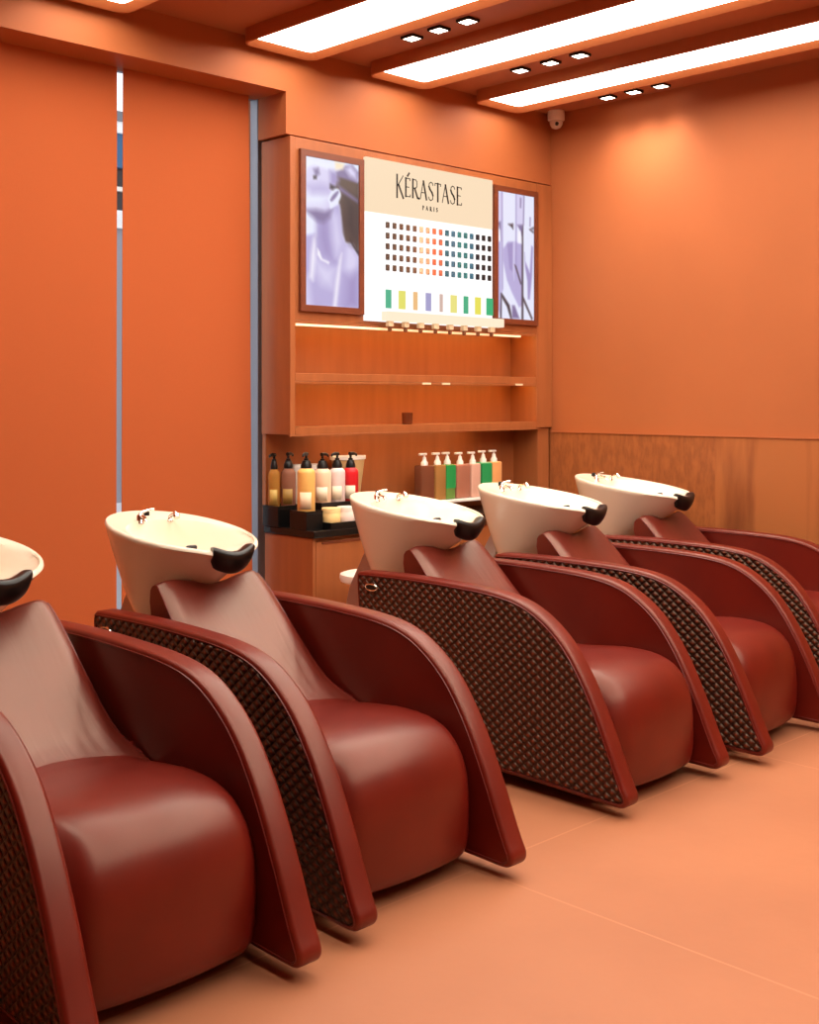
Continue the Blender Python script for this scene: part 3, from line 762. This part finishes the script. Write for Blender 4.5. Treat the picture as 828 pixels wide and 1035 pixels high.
def sweep_back(root):
    # spine of the padded front, bottom to top
    spine = catmull([(.66, .462), (.72, .480), (.78, .503), (.83, .530), (.90, .588), (1.00, .685), (1.10, .785), (1.165, .848), (1.205, .880)], 5, False)
    n = 24; rings = []
    m = len(spine)
    for k in range(n+1):
        u = -1 + 2*k/n
        ring = []
        for i, (y, z) in enumerate(spine):
            t = i/(m-1)
            hw = .280 - .052*max(0, (t-.12)/.88)**.8
            e = .022*max(0, (abs(u)-.80)/.20)**2               # rolled side edges
            hol = -.010*cos(u*pi/2)**2*t*(1-.2*t)               # dished lengthwise
            dipz = -.028*math.exp(-((u-.12)/.45)**2)*max(0, (t-.55)/.45)**2   # neck dip at the top edge
            ring.append((u*hw, y + e*.7 - hol*.7, z - e*.7 + hol*.7 + dipz))
        ty, tz = ring[-1][1], ring[-1][2]
        hw = .228
        ring += [(u*hw, ty+.014, tz+.004), (u*hw, ty+.032, tz-.004), (u*hw, ty+.044, tz-.02), (u*hw, ty+.048, tz-.06)]
        ring += [(u*.230, 1.25, .72), (u*.240, 1.25, .50), (u*.25, 1.20, .20), (u*.25, 1.15, .10), (u*.25, .80, .10), (u*.255, .72, .30)]
        rings.append(ring)
    bm = bmesh.new(); loft(bm, rings)
    b = obj('backrest', bm, LEATHER_BACK, root, True)
    # seam along both front edges
    for s in (-1, 1):
        pts = []
        for i, (y, z) in enumerate(spine):
            t = i/(m-1); hw = .280-.052*max(0, (t-.12)/.88)**.8
            pts.append((s*(hw-.001), y+.018, z-.014))
        bm = bmesh.new(); tube(bm, pts[4:], .003, 6); obj('piping', bm, PIPING, b, True)

RIM = dict(yc=1.410, zc=1.039, a=.368, b=.246, t=.126)
def rim_pt(th, s=1., dz=0., da=0., yc=None):
    # th = 0 at the back (towards the wall), pi at the neck
    c, s_ = cos(th), sin(th)
    ex = .96 if c > 0 else 1.
    y = math.copysign(abs(c)**ex, c)*(RIM['a']*s+da); x = math.copysign(abs(s_)**(.97 if c > 0 else 1.), s_)*(RIM['b']*s+da)
    yy = (yc if yc is not None else RIM['yc']) + y
    notch = 0
    d = abs(math.atan2(sin(th-pi), cos(th-pi)))
    notch = -.022*math.exp(-(d/.36)**2)
    return (x, yy, RIM['zc'] + RIM['t']*(yy-RIM['yc']) + dz + notch)
def basin(root):
    n = 64; TH = [2*pi*k/n for k in range(n)]
    rings = []
    BY, BZ_, BA, BB = 1.555, .71, .11, .10
    for w in (0, .06, .15, .27, .40, .53, .66, .78, .88, .95, 1.0):   # foot up to rim, outside
        ring = []
        for th in TH:
            rx, ry, rz = rim_pt(th, 1, -.012)
            bx, by = BB*sin(th), BY+BA*cos(th)
            back = .5+.5*cos(th)
            e = w**(1.0-.15*back)
            ez = w**(1.0+.05*back)
            ring.append((bx+(rx-bx)*e, by+(ry-by)*e, BZ_+(rz-BZ_)*ez))
        rings.append(ring)
    rings.append([rim_pt(th, 1, -.004, -.0015) for th in TH])
    rings.append([rim_pt(th, 1, 0, -.006) for th in TH])
    rings.append([rim_pt(th, 1, .0, -.014) for th in TH])
    oy = 1.350
    def opn(th, k, dz):
        x, y, z = rim_pt(th)
        xx = sin(th)*.218*k; yy = oy + cos(th)*.285*k
        return (xx, yy, RIM['zc']+RIM['t']*(yy-RIM['yc'])+dz)
    rings.append([tuple(.5*(p+q_) for p, q_ in zip(rim_pt(th, 1, -.004, -.02), opn(th, 1.0, -.006))) for th in TH])
    rings.append([opn(th, 1.0, -.008) for th in TH])
    for g in (.05, .12, .24, .40, .58, .76, .90, .97, 1.0):      # bowl: falls inside the outer shell to a small flat bottom
        ring = []
        for th in TH:
            x, y, z = opn(th, 1.0, -.008)
            bx, by = .055*sin(th), 1.54+.06*cos(th)
            k = g**.86
            ring.append((x+(bx-x)*k, y+(by-y)*k, z+(.842-z)*g))
        rings.append(ring)
    bm = bmesh.new(); loft(bm, rings)
    b = obj('basin', bm, CERAMIC, root, True)
    # neck cushion over the front lip
    prof = [(o_-.005, h_+.003) for o_, h_ in [(-.040, -.006), (-.036, .006), (-.020, .012), (.000, .012), (.010, .006), (.014, -.010), (.004, -.040), (-.014, -.066), (-.026, -.070), (-.034, -.060), (-.016, -.030), (-.012, -.008)]]
    prof = catmull(prof, 3, True)
    rg = []
    K = 22
    for k in range(K+1):
        d = -.38+.76*k/K
        th = pi + d
        x, y, z = rim_pt(th)
        ox, oy_ = sin(th)*.8, cos(th); l = math.hypot(ox, oy_); ox, oy_ = ox/l, oy_/l
        endk = math.sqrt(max(0, 1-min(1, (abs(d)/.38)**10)))*.3+.7
        rg.append([(x+ox*o*endk, y+oy_*o*endk, z+h*endk+ .006*(abs(d)/.38)**2) for o, h in prof])
    bm = bmesh.new(); loft(bm, rg); obj('neck_cushion', bm, BLACKGEL, b, True)
    # overflow slot on the inside wall
    bm = bmesh.new(); lathe(bm, [(.024, -.006), (.024, .004), (.018, .008), (.0, .009)], 0, 0, 20, sy=.55)
    o = obj('overflow_cap', bm, BLACK, b, True); o.location = (-.118, 1.165, RIM['zc']+RIM['t']*(1.165-RIM['yc'])-.008)
    bm = bmesh.new(); lathe(bm, [(.03, -.003), (.03, .003), (.02, .004), (.0, .004)], 0, 0, 20)
    o = obj('drain', bm, CHROME, b, True); o.location = (0, 1.54, .846)
    # mixer on the rear deck
    dz = RIM['zc']+RIM['t']*(1.60-RIM['yc'])-.016
    f = bmesh.new()
    lathe(f, [(.026, 0), (.026, .006), (.021, .012), (.021, .050), (.015, .058), (0, .060)], -.02, 1.665, 20)
    tube(f, [(-.02, 1.650, dz*0+.040), (-.04, 1.60, .052), (-.06, 1.545, .046), (-.072, 1.515, .022)], [.013, .012, .011, .011], 10)
    tube(f, [(-.02, 1.668, .058), (.0, 1.672, .072), (.05, 1.66, .085), (.075, 1.65, .086)], [.010, .009, .008, .009], 10)
    o = obj('mixer_tap', f, CHROME, b, True); o.location = (-.03, .60, dz); o.scale = (.62, .62, .62)
    # hand shower in its holder
    f = bmesh.new()
    lathe(f, [(.020, 0), (.020, .010), (.014, .016), (.012, .034)], .105, 1.635, 16)
    tube(f, [(.105, 1.640, .03), (.100, 1.60, .048), (.09, 1.55, .055)], [.012, .011, .011], 10)
    tube(f, [(.092, 1.556, .062), (.088, 1.536, .045), (.086, 1.526, .034)], [.016, .022, .021], 12)
    o = obj('hand_shower', f, CHROME, b, True); o.location = (.02, .60, dz); o.scale = (.62, .62, .62)
    f = bmesh.new(); lathe(f, [(.012, 0), (.012, .03), (.007, .034)], 0, 0, 12)
    o = obj('hose_socket', f, BLACK, b, True); o.location = (.03, 1.70, dz+.012)
    return b
def pedestal(root):
    bm = bmesh.new()
    n = 32
    rg = []
    for z, a, bb, y in ((.0, .17, .14, 1.60), (.03, .17, .14, 1.60), (.045, .13, .11, 1.58), (.30, .10, .09, 1.555), (.55, .095, .088, 1.55), (.712, .107, .098, 1.555)):
        rg.append([(bb*sin(2*pi*k/n), y+a*cos(2*pi*k/n), z) for k in range(n)])
    loft(bm, rg)
    p = obj('pedestal', bm, CERAMIC, root, True)
    # chrome cover plate slanting down behind the pedestal
    bm = bmesh.new()
    loft(bm, [[(-.03, 1.66, .86), (.03, 1.66, .86), (.03, 1.69, .86), (-.03, 1.69, .86)], [(-.035, 1.70, .62), (.035, 1.70, .62), (.035, 1.83, .62), (-.035, 1.83, .62)], [(-.04, 1.76, .02), (.04, 1.76, .02), (.04, 2.0, .02), (-.04, 2.0, .02)]])
    obj('cover_plate', bm, mat('brushed_steel', (170, 168, 168), .3, metal=.9), p)

chair = empty('backwash_chair', (0, 0, 0), 'x', 'backwash chair', 'row of burgundy backwash chairs')
side_panel(chair, -1); side_panel(chair, 1)
sweep_seat(chair); sweep_back(chair)
pl = bmesh.new(); box(pl, -.245, .245, .26, 1.20, 0, .098, bev=.004)
obj('plinth', pl, mat('black_plinth', (16, 12, 11), .6), chair)
br = bmesh.new(); box(br, -.06, .06, 1.20, 1.56, .04, .10, bev=.005)
obj('frame_beam', br, BLACK, chair)
basin(chair); pedestal(chair)
spots = [(1.712, 2.464, 0, 'nearest burgundy leather backwash chair, cut off by the left edge of the photo'),
         (2.622, 2.518, 0, 'burgundy leather backwash chair second from the left, its basin in front of the orange blinds'),
         (3.998, 2.59, 1, 'burgundy backwash chair in front of the bottles, its whole woven side in view'),
         (4.945, 2.575, 3, 'burgundy backwash chair next in front of the farthest one, standing between it and the bottles'),
         (5.955, 2.69, 4, 'farthest burgundy backwash chair beside the wood panelled wall, cut off at right')]
for i, (x, y, a, lab) in enumerate(spots):
    c = chair if i == 0 else copy_tree(chair)
    c.location = (x, y, 0); c.rotation_euler = (0, 0, radians(a)); c['label'] = lab
    if i == 2:                                               # this seat is slid a little forward
        for ch in c.children:
            if ch.name.startswith('seat'): ch.location.y -= .05

# white stool whose seat edge shows behind the third chair
st = empty('rolling_stool', (4.31, 4.66, 0), 'white round stool behind the woven side of the third chair, only its rim showing', 'stool')
bm = bmesh.new(); lathe(bm, [(.150, .572), (.172, .580), (.178, .600), (.174, .618), (.150, .625), (0, .626)], 0, 0, 36); obj('seat', bm, WHITEP, st, True)
bm = bmesh.new(); lathe(bm, [(.03, .09), (.03, .35), (.018, .351), (.018, .56), (.07, .565), (.07, .5715)], 0, 0, 20); obj('post', bm, CHROME, st, True)
for k in range(5):
    a = 2*pi*k/5; bm = bmesh.new(); tube(bm, [(.02*cos(a), .02*sin(a), .09), (.21*cos(a), .21*sin(a), .065)], [.018, .012], 10)
    l_ = obj('leg', bm, CHROME, st, True)
    bm = bmesh.new(); lathe(bm, [(.012, 0), (.022, .008), (.022, .045), (.012, .056)], .21*cos(a), .21*sin(a), 14); obj('caster', bm, BLACK, l_, True)

# ------------------------------------------------------------------ daylight, camera, view
w = bpy.data.worlds.new('daylight'); scene.world = w; w.use_nodes = True
w.node_tree.nodes['Background'].inputs[0].default_value = (.93, .96, 1, 1)
w.node_tree.nodes['Background'].inputs[1].default_value = 1.6
cam = bpy.data.cameras.new('camera'); co = bpy.data.objects.new('camera', cam); link(co)
cam.sensor_fit = 'HORIZONTAL'; cam.sensor_width = 36; cam.lens = 1215/828*36
cam.shift_y = -(517.5-401)/828
co.location = (0, 0, 1.55); co.rotation_euler = (radians(90), 0, radians(-44.5))
cam.clip_start = .05
scene.camera = co
vs = scene.view_settings
vs.view_transform = 'Standard'; vs.look = 'None'; vs.exposure = 0.0; vs.gamma = 1; vs.use_curve_mapping = False
